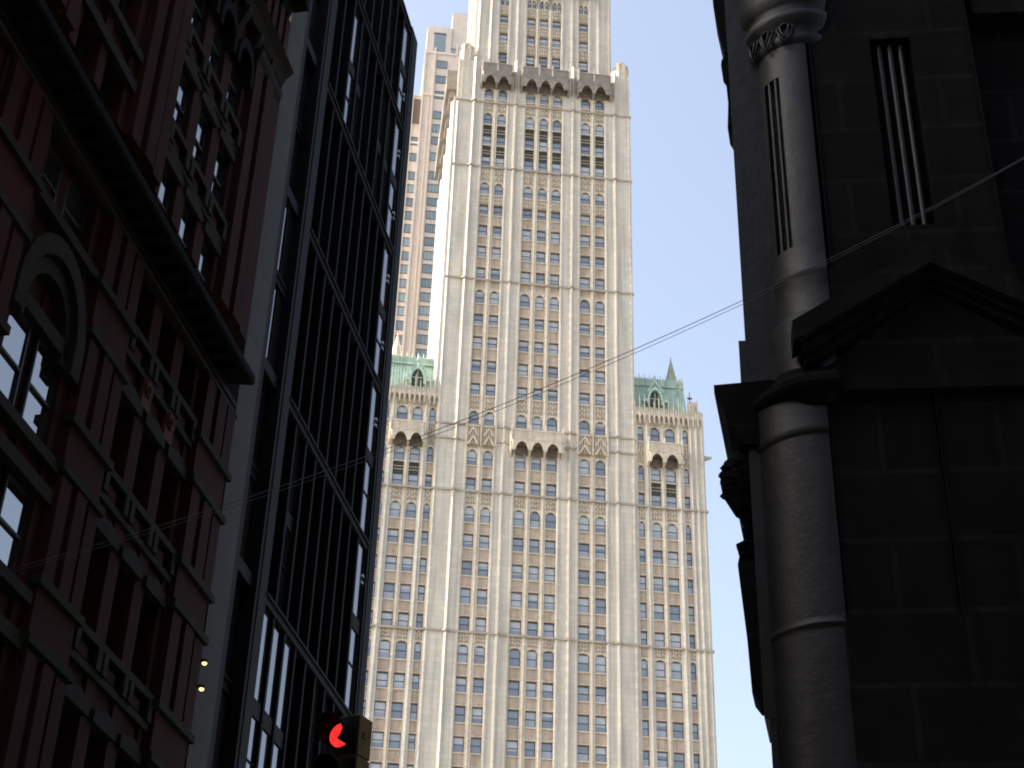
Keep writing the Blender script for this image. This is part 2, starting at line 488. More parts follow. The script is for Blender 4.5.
# tower piers with triangular shafts
for x0, x1, c in ((-13.55, -9.2, -10.85), (-5.7, -2.66, -4.3), (3.08, 6.12, 4.84), (9.8, 13.95, 11.45)):
    q = MB()
    q.box(x0, x1, 0, .7, 0, 176.0)
    q.box(x0 + .02, x1 - .02, .03, .7, 176.0, 184.0)
    q.ext([(c - .33, 0), (c - .03, -.36), (c + .05, -.36), (c + .35, 0)], 0, 184.6, 'z')
    q.ext([(x0, 0), (x0 + .16, -.16), (x0 + .3, -.16), (x0 + .46, 0)], 0, 175, 'z')
    q.ext([(x1 - .46, 0), (x1 - .3, -.16), (x1 - .16, -.16), (x1, 0)], 0, 175, 'z')
    q.build('pier', CREAM, wool)
for bay in BAYS_T:
    facade_bay(bay, ROWS_T, 0, 0, 178.75, green=(164.65, 168.85))
# string courses on the tower follow the pier shafts
for z in (85.35, 105.7, 140.75, 162.05, 175.2, 116.0, 113.6):
    q = MB()
    q.box(-13.75, 14.1, -.2, .3, z, z + .26)
    for c in (-10.85, -4.3, 4.84, 11.45):
        q.ext([(c - .5, -.2), (c - .08, -.56), (c + .1, -.56), (c + .52, -.2)], z, z + .26, 'z')
    q.build('string_course', STRING, wool)

def balcony(x0, x1, zb, zt, arches, y_wall, depth, M, MT, pinn):
    q = MB()
    yf = y_wall - depth
    ca = .45
    n = len(arches)
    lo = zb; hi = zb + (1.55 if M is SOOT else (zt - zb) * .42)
    q.ext(notched(x0 + ca, x1 - ca, lo, zt, [(a, b, lo + .15, hi) for a, b in arches], 10, True), yf, yf + .22, 'y')
    q.ext([(x0, y_wall), (x0 + ca, yf), (x0 + ca + .2, yf + .1), (x0 + .2, y_wall)], lo + .5, zt, 'z')
    q.ext([(x1, y_wall), (x1 - ca, yf), (x1 - ca - .2, yf + .1), (x1 - .2, y_wall)], lo + .5, zt, 'z')
    q.ext([(x0 + .1, y_wall), (x0 + ca, yf + .15), (x1 - ca, yf + .15), (x1 - .1, y_wall)], hi + .1, hi + .35, 'z')
    # corbels under the points between the arches
    pts = [x0 + ca * .6] + [(arches[i][1] + arches[i + 1][0]) / 2 for i in range(n - 1)] + [x1 - ca * .6]
    for c in pts:
        q.ext([(y_wall, lo - .5), (yf + .1, lo), (yf + .1, hi), (y_wall, hi)], c - .14, c + .14, 'x')
    q.box(x0 + ca, x1 - ca, yf - .08, yf, zt - .22, zt)
    q.box(x0 + ca, x1 - ca, yf - .05, yf, hi + .25, hi + .4)
    k = int((x1 - x0) / .45)
    for i in range(k):
        xx = x0 + ca + (x1 - x0 - 2 * ca) * (i + .5) / k
        q.box(xx - .05, xx + .05, yf - .05, yf, hi + .4, zt - .22)
    q.box(x0 + .2, x1 - .2, y_wall - .06, y_wall - .02, lo - .2, hi + .1, 1)  # dark back panel and soffit carry the niche shade as colour
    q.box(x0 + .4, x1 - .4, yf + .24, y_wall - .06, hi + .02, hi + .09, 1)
    o = q.build('balcony', [M, NICHE_SHADE], wool)
    for c in pts:
        p = MB()
        yy = yf + .05
        p.ext([(c - .12, yy - .12), (c + .12, yy - .12), (c + .12, yy + .12), (c - .12, yy + .12)], zt - 1.6, zt + .3, 'z')
        p.lathe([(.17, zt + .3), (.02, zt + 1.0)], c, yy, 4, 0, 45, 405)
        p.build('pinnacle', MT, o)
def pad(cols, m=.06): return [(a - m, b + m) for a, b in cols]
balcony(-3.6, 4.0, 112.25, 115.45, [(-2.75, -1.05), (-.5, 1.05), (1.55, 3.2)], 0, 1.25, CREAM_TRIM, CREAM_TRIM, 4)
# gabled hoods over the side bays at the same level
for bay in (BAYS_T[0], BAYS_T[2]):
    q = MB()
    x0 = bay[0][0] - .35; x1 = bay[1][1] + .35
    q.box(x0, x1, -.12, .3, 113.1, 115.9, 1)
    for a, b in bay:
        cm = (a + b) / 2
        for zz, yy in ((112.95, -.42), (114.4, -.3)):
            q.ext([(a - .15, zz), (a + .1, zz), (cm, zz + 1.1), (b - .1, zz), (b + .15, zz), (cm, zz + 1.45)], yy, -.1, 'y', 0)
        for t in range(5):
            xx = a + (b - a) * t / 4
            q.box(xx - .05, xx + .05, -.2, -.1, 113.2, 115.8, 0)
    q.box(x0, x1, -.3, .2, 115.85, 116.0, 0)
    for c in (x0 + .1, (bay[0][1] + bay[1][0]) / 2, x1 - .1):
        q.box(c - .1, c + .1, -.4, -.1, 112.8, 117.2, 0)
    q.build('gabled_hood', [CREAM_TRIM, TRACERY], wool)
# the sooty balconies below the upper shaft
for x0, x1, bay in ((-10.1, -4.75, BAYS_T[0]), (-3.75, 4.3, BAYS_T[1]), (5.25, 11.0, BAYS_T[2])):
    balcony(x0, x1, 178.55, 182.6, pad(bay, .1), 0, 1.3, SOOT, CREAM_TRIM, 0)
# upper shaft
UB = [[(-7.2, -5.84)], [(-2.7, -1.3), (-.62, .78), (1.5, 2.9)], [(5.92, 7.4)]]
UR = [(185.95, 187.75, 'S'), (190.1, 192.05, 'S'), (194.25, 196.15, 'S')]
for x0, x1, c in ((-10.75, -7.2, -8.65), (-5.84, -2.7, -4.25), (2.9, 5.92, 4.75), (7.4, 11.2, 9.1)):
    q = MB()
    q.box(x0, x1, 1.25, 1.95, 183, 222)
    q.ext([(c - .36, 1.25), (c - .03, .9), (c + .05, .9), (c + .38, 1.25)], 183, 223, 'z')
    q.ext([(x0, 1.25), (x0 + .16, 1.05), (x0 + .4, 1.05), (x0 + .5, 1.25)], 183, 222, 'z')
    q.ext([(x1 - .5, 1.25), (x1 - .4, 1.05), (x1 - .16, 1.05), (x1, 1.25)], 183, 222, 'z')
    q.build('pier', CREAM, wool)
for bay in UB:
    facade_bay(bay, UR, 1.25, 183.5, 198.3)
    for zb, zt, k in UR:
        for xa, xb in bay: add_window('sash_window', xa, xb, zb, zt, 1.67)
    for xa, xb in bay:
        xm = (xa + xb) / 2
        for a, b in ((xa + .05, xm - .08), (xm + .08, xb - .05)):
            add_window('narrow_window', a, b, 198.4, 200.4, 1.67)
        q = MB()
        q.ext(notched(xa, xb, 199.7, 200.7, [(xa + .05, xm - .08, 199.75, 200.4), (xm + .08, xb - .05, 199.75, 200.4)], 6, True), 1.4, 1.65, 'y')
        q.box(xm - .08, xm + .08, 1.4, 1.75, 198.2, 199.7)
        q.box(xa, xb, 1.35, 1.9, 197.9, 198.35)
        q.box(xa, xb, 1.45, 1.9, 200.7, 222, 0)
        q.build('tracery', CREAM_TRIM, wool)
q = MB()
for x0, x1, bb in ((-3.4, 3.7, 3), (5.1, 8.2, 1), (-8.0, -5.0, 1)):
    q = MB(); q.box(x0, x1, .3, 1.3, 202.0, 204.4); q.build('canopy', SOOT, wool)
q = MB(); q.box(-10.9, 11.35, 1.0, 25.2, 222, 223.2)
q.lathe([(13.5, 223.2), (10.5, 227), (2.5, 240), (0.3, 247)], .22, 13, 4, 1, 45, 405)
q.build('tower_roof', [CREAM_TRIM, COPPER], wool)
# corner turrets of the setback
for cx, zt in ((-12.35, 187.6), (12.75, 187.0)):
    q = MB()
    q.lathe([(1.2, 175.5), (1.2, zt - 1.2), (1.05, zt - 1.1), (1.05, zt), (.85, zt), (.85, zt + .4), (.3, zt + 1.0), (.02, zt + 1.5)], cx, 1.15, 8, 0, 22.5, 382.5)
    for k in range(8):
        a = R(k * 45 + 22.5)
        q.box(cx + 1.15 * math.cos(a) - .12, cx + 1.15 * math.cos(a) + .12, 1.15 + 1.15 * math.sin(a) - .12, 1.15 + 1.15 * math.sin(a) + .12, 176, zt + .3 * (k % 2) - .4)
    q.build('turret', CREAM_TRIM, wool)
# the sunlit side of the tower seen along its face: piers, recessed bays and balconies
q = MB()
for i, (a, b) in enumerate(((0.0, 3.2), (6.6, 9.2), (13.2, 15.6), (19.6, 22.0), (25.2, 27.1))):
    q.box(-14.0 - .0 * i, -13.3, a + .01, b, 120, 176)
    q.box(-13.6, -13.3, a + .02, b - .02, 0, 120)
    q.ext([(-14.0, (a + b) / 2 - .4), (-14.35, (a + b) / 2), (-14.0, (a + b) / 2 + .4)], 120, 176, 'z')
for a, b in ((3.2, 6.6), (9.2, 13.2), (15.6, 19.6), (22.0, 25.2)):
    for zb, zt, k in ROWS_T:
        if zb > 118:
            q.box(-13.55, -13.3, a, b, zt, zt + 1.5, 1)
            q.box(-13.34, -13.3, a, b, zb, zt, 2)
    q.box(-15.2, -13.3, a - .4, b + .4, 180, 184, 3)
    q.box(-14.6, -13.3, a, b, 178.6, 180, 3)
    for zb in range(186, 220, 4):
        q.box(-10.9, -10.6, a, b, zb, zb + 1.6, 1)
        q.box(-10.68, -10.6, a, b, zb + 1.6, zb + 4, 2)
for a, b in ((1.95, 3.4), (6.4, 9.4), (13.0, 15.8), (19.4, 22.2)):
    q.box(-11.2, -10.6, a, b, 184, 222)
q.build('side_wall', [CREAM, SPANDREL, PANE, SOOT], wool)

# wings
def mirror(x, flip): return .56 - x if flip else x
for flip in (False, True):
    cols = LW if flip else RW
    X = lambda a, b: tuple(sorted((mirror(a, flip), mirror(b, flip))))
    for a, b in ((13.6, 14.32), (15.2, 16.12), (19.65, 20.7), (21.5, 23.7)):
        a, b = X(a, b)
        q = MB(); q.box(a, b, .25, .95, 0, 119.6)
        c = (a + b) / 2
        wd = min(.3, (b - a) * .3)
        q.ext([(c - wd, .25), (c - .03, .25 - wd), (c + .03, .25 - wd), (c + wd, .25)], 0, 120.5, 'z')
        if b - a > 1.5:
            for cc in (a + .35, b - .3):
                q.ext([(cc - .2, .25), (cc - .02, .05), (cc + .02, .05), (cc + .2, .25)], 0, 121, 'z')
        q.build('pier', CREAM, wool)
    big = sorted(cols, key=lambda c: c[0])
    facade_bay([c for c in big if c[1] - c[0] > 1.1], ROWS_W, .25, 0, 119.6, green=(108.1,))
    for c in big:
        if c[1] - c[0] < 1.1: facade_bay([c], ROWS_W, .25, 0, 119.6)
    for z in (85.35, 105.7):
        a, b = X(13.9, 23.9)
        q = MB(); q.box(a, b, -.03, .5, z, z + .26); q.build('string_course', STRING, wool)
    a, b = X(15.4, 20.6)
    balcony(a, b, 112.35, 115.45, [c for c in pad(big, .1) if c[1] - c[0] > 1.2], .25, 1.3, CREAM_TRIM, CREAM_TRIM, 3)
    # parapet: frieze of small niches and traceried pinnacles
    a, b = X(13.95, 23.6)
    q = MB()
    q.box(a, b, .25, 1.2, 119.6, 121.5, 1)
    k = 14
    for i in range(k):
        x0 = a + (b - a) * i / k; x1 = a + (b - a) * (i + 1) / k
        q.ext(notched(x0, x1, 119.3, 120.6, [(x0 + .12, x1 - .12, 119.7, 120.35)], 6, True), -.1, .26, 'y', 0)
        q.ext([(x0, 120.6), (x1, 120.6), (x1, 120.8), ((x0 + x1) / 2, 121.75), (x0, 120.8)], .0, .2, 'y', 0)
        q.box(x0 - .07, x0 + .07, -.18, .1, 118.9, 122.2 + .5 * (i % 2), 0)
        q.lathe([(.13, 122.2 + .5 * (i % 2)), (.01, 122.9 + .9 * (i % 2))], x0, -.04, 4, 0, 45, 405)
    q.box(a, b, -.05, .3, 120.55, 120.72, 0)
    q.build('parapet', [CREAM_TRIM, TRACERY], wool)
    # mansard roof with cresting
    a, b = X(13.9, 21.7)
    q = MB()
    q.ext([(1.2, 121.2), (3.1, 127.2), (3.1, 127.4), (28, 127.4), (28, 121.2)], a, b, 'x')
    for i in range(19):
        xx = a + (b - a) * (i + .5) / 19
        q.ext([(1.05, 121.2), (2.95, 127.15), (3.2, 127.15), (1.3, 121.2)], xx - .05, xx + .05, 'x')
    q.box(a, b, 2.75, 3.3, 127.0, 127.3)
    ro = q.build('copper_roof', COPPER, wool)
    q = MB()
    q.box(a, b, 2.9, 3.15, 127.3, 128.3)
    k = 20
    for i in range(k):
        xx = a + (b - a) * (i + .5) / k
        q.box(xx - .07, xx + .07, 2.8, 2.9, 127.35, 128.25)
        q.lathe([(.1, 128.3), (.015, 128.8 + .4 * (i % 2))], xx, 3.02, 4, 0, 0, 360)
    q.build('cresting', COPPER, ro)
    dx = mirror(17.15, flip)
    q = MB()
    hs = arch(dx - .85, dx + .85, 123.65, 125.20, 12, True)
    ho = arch(dx - 1.15, dx + 1.15, 123.65, 125.70, 12, True)
    q.ext([(dx - 1.15, 122.75)] + ho + [(dx + 1.15, 122.75), (dx + .85, 122.75)] + hs[::-1] + [(dx - .85, 122.75)], .9, 2.6, 'y', 0)
    q.ext([(dx - .85, 122.75)] + hs + [(dx + .85, 122.75)], 1.35, 2.4, 'y', 1)
    q.box(dx - .05, dx + .05, 1.25, 1.36, 122, 125.05, 0); q.box(dx - .8, dx + .8, 1.25, 1.36, 123.85, 123.97, 0)
    q.lathe([(.16, 125.65), (.1, 126.7), (.28, 126.95), (.02, 128.05)], dx, 1.6, 6, 0)
    for sx in (-1.45, 1.45):
        q.box(dx + sx - .35, dx + sx + .35, .95, 1.5, 123.25, 123.70, 0)
        q.lathe([(.14, 123.65), (.2, 123.95), (.02, 124.45)], dx + sx * 1.05, 1.1, 6, 0)
    q.ext([(dx - 1.25, 124.85), (dx, 126.95), (dx + 1.25, 124.85), (dx + 1.0, 124.85), (dx, 126.55), (dx - 1.0, 124.85)], .95, 1.2, 'y', 0)
    q.build('dormer', [COPPER, COPPER_DK], ro)
    # stair turret, corner turrets, spire
    q = MB()
    for cx, cy, r, z0, z1 in ((20.9, 3.6, .75, 121, 127.8), (22.35, .8, .62, 112, 122.6), (23.35, 1.0, .45, 112, 121.0)):
        cx = mirror(cx, flip)
        q.lathe([(r, z0), (r, z1), (r * 1.15, z1), (r * 1.15, z1 + .3), (r * .6, z1 + .6), (.02, z1 + 1.1)], cx, cy, 8, 0, 22.5, 382.5)
        for k in range(8):
            an = R(k * 45 + 22.5)
            q.box(cx + r * math.cos(an) - .07, cx + r * math.cos(an) + .07, cy + r * math.sin(an) - .07, cy + r * math.sin(an) + .07, z0, z1 + .8)
    q.build('turret', CREAM_TRIM, wool)
    cx = mirror(20.3, flip)
    q = MB()
    q.lathe([(.66, 124.5), (.66, 128.7), (.86, 128.8), (.74, 129.5), (.52, 130.8), (.3, 131.8), (.14, 132.6), (.02, 133.4)], cx, 4.4, 8, 0)
    q.build('spire', mat('mossy terracotta', (0.34, 0.36, 0.27), 0.8, 0.3, 2.0) if not flip else CREAM_TRIM, wool)
    cx = mirror(22.15, flip)
    q = MB()
    q.lathe([(.05, 123.2), (.06, 124.3), (.3, 124.5), (.06, 124.7), (.04, 125.6)], cx, 1.3, 6, 0)
    q.box(cx - .38, cx + .38, 1.22, 1.38, 124.42, 124.58)
    q.build('finial', COPPER_DK, wool)
    a = mirror(23.6, flip); s = -1 if flip else 1
    q = MB()
    q.ext([(a, 114.0), (a + s * 1.25, 114.65), (a + s * 1.3, 114.85), (a + s * .5, 114.85), (a, 114.95)], .7, 1.0, 'y')
    q.build('gargoyle', STRING, wool)
build_panels()
if stuff_sash.v:
    o = stuff_sash.build('sash_window', [FRAME_DK, PANE, BLIND], wool); o['kind'] = 'stuff'

# ------------------------------------------------------------------ pink tower behind
bar = thing('apartment_tower', 'pinkish tan stepped tower rising behind the left side of the cream skyscraper', 'tower', (-17.43, 249.39, 0), R(6.1))
q = MB()
q.box(-3.1, 30, 0.6, 26, 0, 244.5)
q.box(-3.0, 2.2, 0.5, 20, 244.5, 252.4)
q.box(2.2, 26, 0.9, 20, 244.5, 257.5)
q.box(-9.5, -3.1, 1.2, 26, 0, 232.6)
q.build('wall', PINK, bar)
for x0, x1, z1, y in ((-3.25, -2.85, 245.5, .35), (-1.25, -.85, 246, .2), (2.0, 2.3, 240, .35), (3.4, 3.8, 248, .5), (-5.1, -4.75, 232.8, .9), (-1.9, -1.6, 232, .35)):
    q = MB(); q.box(x0, x1, y, 1.3, 0, z1); q.build('pilaster', PINK_LT, bar)
for x0, x1, y0, z in ((-3.2, 3.4, .3, 232.4), (-3.2, 3.4, .3, 244.4), (-9.6, -3.2, .98, 232.45), (-9.5, -3.2, .95, 219.5)):
    q = MB(); q.box(x0, x1, y0, y0 + .4, z, z + .5); q.build('string_course', PINK_LT, bar)
zr = [242.53, 238.26, 233.9, 228.3, 224.7, 221.4, 217.1, 212.2, 208.9, 205.4, 202.1, 198.8, 195.5, 192.1, 188.9, 185.5, 182.2, 179.0, 175.7, 172.4, 169.2, 165.9, 162.6]
pm = sash_mesh('window', 2.15, 2.1, 0, .07, FRAME_DK, PANE_GREEN, False, 3).mesh('window', [FRAME_DK, PANE_GREEN])
def bwin(x, z, y):
    o = bpy.data.objects.new('window', pm); COL.objects.link(o); o.parent = bar; o.location = (x, y, z); return o
for z in zr: bwin(.55, z - 2.05, .48)
for z in zr[5:]: bwin(-3.95 + .75, z - 2.0 - .55, .45 if False else 1.08) if False else bwin(-4.05, z - 2.2, 1.08)
for z in zr[:4]: bwin(5.2, z + 2.2, .5)
bwin(3.2, 244.6, .78)
q = MB(); q.box(-1.5, .95, .38, .6, 245.2, 250.1, 0); q.box(-1.6, 1.05, .3, .6, 250.1, 250.4, 1)
q.build('louvre_opening', [PANE_GREEN, FRAME_DK], bar)
q = MB(); q.box(-5.0, -2.7, 1.0, 1.25, 225, 231.6); q.build('louvre_opening', mat('brown louvre', (.16, .11, .08), .8, .3, 2), bar)

# ------------------------------------------------------------------ red brick building on the left
red = thing('brick_building', 'dark red brick building with heavy black belt cornice and arched windows', 'building', LP, ST)
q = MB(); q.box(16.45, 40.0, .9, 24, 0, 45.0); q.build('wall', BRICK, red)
PIERS = [(37.55, 40.2), (30.1, 32.45), (24.2, 26.45), (16.4, 18.8)]
for a, b in PIERS:
    q = MB()
    q.box(a, b, -.02, .95, 0, 28.0)
    q.box(a + .12, b - .12, -.14, .0, 0, 27.6)
    q.box(a, b, -.05, .95, 30.2, 41.3)
    w3 = (b - a) / 3
    for k in range(3):
        q.box(a + w3 * k + .1, a + w3 * (k + 1) - .1, -.28 if k == 1 else -.2, -.04, 30.2, 40.2)
        for z0, z1 in ((25.45, 27.4), (21.45, 23.7), (17.25, 19.85), (9, 15.5)):
            q.box(a + w3 * k + .14, a + w3 * (k + 1) - .1, -.24 if k == 1 else -.19, -.14, z0, z1)
    q.box(a, b, -.05, .95, 41.7, 44.6)
    for k in range(4):
        xx = a + (b - a) * (k + .5) / 4
        q.box(xx - .2, xx + .2, -.2, -.04, 42.0, 44.2)
    p = q.build('pier', BRICK, red)
    for z in (19.9, 21.2, 23.75, 25.2, 15.6, 17.0):
        t = MB(); t.box(a - .06, b + .06, -.28, .0, z, z + .22); t.build('pier_band', BROWNSTONE, p)
    t = MB(); t.ext([(-.02, 39.7), (-.3, 40.3), (-.34, 40.6), (-.02, 40.6)], a + .1, b - .3, 'x'); t.build('pier_cap', BROWNSTONE, p)

def red_window(xa, xb, zb, zt, y, W2=1, rail=True):
    W = xb - xa; H = zt - zb
    b = MB(); fr = .07
    b.box(-W / 2, W / 2, 0, .1, 0, fr); b.box(-W / 2, W / 2, 0, .1, H - fr, H)
    b.box(-W / 2, -W / 2 + fr, 0, .1, fr, H - fr); b.box(W / 2 - fr, W / 2, 0, .1, fr, H - fr)
    b.box(-W / 2 + fr, W / 2 - fr, 0, .1, H * .5 - .035, H * .5 + .035)
    o = b.build('window', SASH, red); o.location = ((xa + xb) / 2, y, zb)
    p = MB()
    for i, (a, c) in enumerate(((fr, H * .5), (H * .5, H - fr))):
        yy = .07 - .03 * i
        p.add([(-W / 2 + fr, yy, a), (W / 2 - fr, yy, a), (W / 2 - fr, yy, c), (-W / 2 + fr, yy, c)], [(0, 1, 2, 3)])
    p.build('pane', PANE_NEAR, o)

def red_bay(x0, x1, n, lowdeep, arcade=True):
    """Windows between two brick piers on every storey, with sills, lintels and spandrels."""
    gw = (x1 - x0) / n
    ww = gw - .62
    cs = [(x0 + gw * i + .31, x0 + gw * (i + 1) - .31) for i in range(n)]
    up = [(29.3, 31.55), (32.95, 35.3), (36.75, 39.5)]
    lo = [(25.75, 27.85), (21.5, 23.7), (17.3, 19.75), (13.0, 15.4), (8.6, 11.2), (3.0, 7.2)]
    edges = [x0] + [v for c in cs for v in c] + [x1]
    for i in range(0, len(edges), 2):
        jm = MB(); jm.box(edges[i], edges[i + 1], .02, .92, 30.2, 41.3); jm.build('jamb', BRICK, red)
        jm = MB(); jm.box(edges[i], edges[i + 1], .06, .92, 0, 28.05); jm.build('jamb', BRICK, red)
    seq = lo[::-1] + up
    for c in cs:
        z = 0
        for zb, zt in seq + [(41.3, 41.3)]:
            if zb - z > .2:
                sp = MB(); sp.box(c[0], c[1], .14, .92, z, zb)
                if zb > 12 and zb < 41:
                    # carved panel under the sill
                    sp.box(c[0] + .1, c[1] - .1, .08, .14, zb - .72, zb - .3)
                    sp.box(c[0] + .3, c[1] - .3, .02, .08, zb - .66, zb - .36)
                sp.build('spandrel', BRICK, red)
            z = zt
            if zb < 36:
                tr = MB()
                tr.ext([(c[0] - .16, zt), (c[1] + .16, zt), (c[1] + .16, zt + .3), ((c[0] + c[1]) / 2, zt + .5), (c[0] - .16, zt + .3)], -.06, .1, 'y')
                tr.build('lintel', BROWNSTONE, red)
    sp = MB(); sp.box(x0, x1, .05, .92, 41.7, 44.6); sp.build('frieze', BRICK, red)
    for zb, zt in seq:
        tr = MB()
        tr.box(x0 + .02, x1 - .02, -.1, .14, zb - .2, zb)
        for c in cs:
            for xx in (c[0] - .12, c[1] + .12):
                tr.box(xx - .12, xx + .12, -.12, .1, zb - .76, zb - .2)
        tr.box(x0 + .02, x1 - .02, -.04, .1, zb - .95, zb - .75)
        tr.build('sill_course', BROWNSTONE, red)
    if arcade:
        for c in cs:
            hd = MB()
            hs = arch(c[0], c[1], 38.9, 39.55, 10); ho = arch(c[0] - .2, c[1] + .2, 38.9, 39.95, 10)
            hd.ext([(c[0] - .2, 38.5)] + ho + [(c[1] + .2, 38.5), (c[1], 38.5)] + hs[::-1] + [(c[0], 38.5)], -.24, .15, 'y')
            hd.build('arch_hood', BLACKIRON, red)
    for zb, zt in up:
        for c in cs: red_window(c[0], c[1], zb, zt, .17)
    for zb, zt in lo:
        for c in cs: red_window(c[0], c[1], zb, zt, lowdeep)
    return cs
red_bay(32.45, 37.55, 3, .72)
red_bay(18.8, 24.2, 3, .72)
# the narrow bay between with the big two-light arched window
def arched_bay(x0, x1):
    cs = [(x0 + .42, (x0 + x1) / 2 - .2), ((x0 + x1) / 2 + .2, x1 - .42)]
    up = [(29.3, 31.55), (32.95, 35.3), (36.75, 39.5)]
    lo = [(25.55, 27.4), (20.05, 22.55), (16.75, 18.95), (13.0, 15.4), (8.6, 11.2)]
    edges = [x0, cs[0][0], cs[0][1], cs[1][0], cs[1][1], x1]
    for i in range(0, 6, 2):
        jm = MB(); jm.box(edges[i], edges[i + 1], .02, .92, 30.2, 41.3); jm.build('jamb', BRICK, red)
        jm = MB(); jm.box(edges[i], edges[i + 1], .3 if i == 2 else .06, .92, 0, 28.05); jm.build('jamb', BRICK, red)
    for c in cs:
        z = 0
        for zb, zt in lo[::-1] + up + [(41.3, 41.3)]:
            sp = MB(); sp.box(c[0], c[1], .25 if 22 < z < 23 else .14, .92, z, zb); sp.build('spandrel', BRICK, red); z = zt
    sp = MB(); sp.box(x0, x1, .05, .92, 41.7, 44.6); sp.build('frieze', BRICK, red)
    for zb, zt in lo + up:
        tr = MB(); tr.box(x0 + .02, x1 - .02, -.14, .14, zb - .28, zb); tr.build('sill_course', BROWNSTONE, red)
        if zt < 20 or zt > 26:
            tr = MB(); tr.box(x0 + .02, x1 - .02, -.12, .12, zt, zt + .35); tr.build('lintel', BROWNSTONE, red)
    tr = MB(); tr.box(x0 + .3, x1 - .3, -.05, .3, 22.55, 22.95); tr.build('transom', BROWNSTONE, red)
    a, b = x0 + .3, x1 - .3
    ho = arch(a - .25, b + .25, 22.9, 25.0, 14); hs = arch(a + .2, b - .2, 22.9, 24.5, 14)
    hd = MB(); hd.ext([(a - .25, 22.2)] + ho + [(b + .25, 22.2), (b - .2, 22.2)] + hs[::-1] + [(a + .2, 22.2)], -.2, .3, 'y')
    h2 = arch(a + .22, b - .22, 22.9, 24.4, 14); h3 = arch(a + .5, b - .5, 22.9, 24.0, 14)
    hd.ext([(a + .22, 22.3)] + h2 + [(b - .22, 22.3), (b - .5, 22.3)] + h3[::-1] + [(a + .5, 22.3)], -.05, .3, 'y')
    hd.build('window_arch', BROWNSTONE, red)
    for zb, zt in up + lo:
        for c in cs: red_window(c[0], c[1], zb, zt, .16 if zt < 23 else (.3 if zt < 28 else .5))
arched_bay(26.45, 30.1)
# belt cornice and string courses
q = MB()
prof = [(.5, 28.0), (-.1, 28.0), (-.14, 28.12), (-.3, 28.1), (-.8, 28.02), (-.92, 28.0), (-.98, 28.06), (-.98, 28.3), (-.85, 28.42), (.5, 28.8)]
q.ext(prof, 15.6, 39.3, 'x')
for i in range(29):
    xx = 15.8 + i * .8
    q.box(xx, xx + .3, -.7, -.2, 27.92, 28.2)
q.build('belt_cornice', BLACKIRON, red)
q = MB(); q.box(16.3, 40.25, -.1, .2, 27.85, 28.02); q.box(16.3, 40.28, -.18, .1, 27.45, 27.6)
q.build('cornice_moulding', BROWNSTONE, red)
q = MB()
q.ext([(.3, 41.1), (-.15, 41.15), (-.3, 41.5), (-.55, 41.75), (-.45, 42.0), (.3, 42.05)], 16, 40.15, 'x')
for i in range(18): q.ext([(-.02, 40.2), (-.3, 40.9), (-.3, 41.1), (-.02, 41.1)], 16.6 + i * 1.3, 16.9 + i * 1.3, 'x')
q.build('string_course', BROWNSTONE, red)
q = MB(); q.ext([(.5, 44.4), (-.15, 44.4), (-.3, 44.9), (-.9, 45.6), (-1.05, 45.7), (-1.05, 46.3), (.5, 46.5)], 15.4, 40.0, 'x')
for i in range(26): q.box(16 + i * .95, 16.4 + i * .95, -.8, -.2, 44.8, 45.4)
q.build('roof_cornice', BLACKIRON, red)
# rosettes on the little piers
for xx in (34.15, 35.85):
    q = MB()
    q.box(xx - .3, xx + .3, -.04, .06, 24.05, 25.15)
    t = [(.26, 0), (.26, .05), (.2, .09), (.1, .05), (.09, .1), (0.005, .12)]
    n = 14; vs = []; fs = []
    for r_, h_ in t:
        for i in range(n):
            a = 2 * math.pi * i / n; vs.append((xx + r_ * math.cos(a), -.04 - h_, 24.65 + r_ * math.sin(a)))
    for j in range(len(t) - 1):
        for i in range(n): fs.append((j * n + i, j * n + (i + 1) % n, (j + 1) * n + (i + 1) % n, (j + 1) * n + i))
    q.add(vs, fs)
    q.build('rosette', TERRA_RED, red)

# ------------------------------------------------------------------ dark steel and glass tower
gt = thing('steel_glass_tower', 'black steel framed glass tower with tall fins and a grey stone edge strip', 'building', LP, ST)
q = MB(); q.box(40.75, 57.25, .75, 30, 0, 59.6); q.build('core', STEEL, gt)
q = MB(); q.box(40.55, 42.1, .0, .8, 0, 61.0); q.build('stone_strip', GREYSTONE, gt)
q = MB(); q.box(42.1, 42.5, .02, .8, 0, 61); q.build('edge_column', STEEL, gt)
for a, b in ((44.1, 45.1), (56.25, 57.4)):
    q = MB(); q.box(a, b, -.06, .8, 0, 60.2); q.box(a + .25, a + .4, -.09, -.05, 0, 60); q.build('column', STEEL, gt)
LEV = [1.6, 9.0, 16.3, 23.55, 30.95, 38.4, 45.75, 53.2, 59.6]
for z in LEV:
    q = MB()
    q.box(45.1, 56.25, -.02, .8, z, z + .32); q.box(45.1, 56.25, -.1, -.02, z + .24, z + .32)
    q.box(42.5, 44.1, .1, .8, z, z + .45)
    q.build('beam', STEEL, gt)
nb = 9; bw = (56.25 - 45.1) / nb
for i in range(1, nb):
    x = 45.1 + bw * i
    q = MB(); q.box(x - .05, x + .05, .06, .75, 0, 60.2); q.box(x - .09, x + .09, .02, .06, 0, 60.2); q.build('fin', STEEL_FIN, gt)
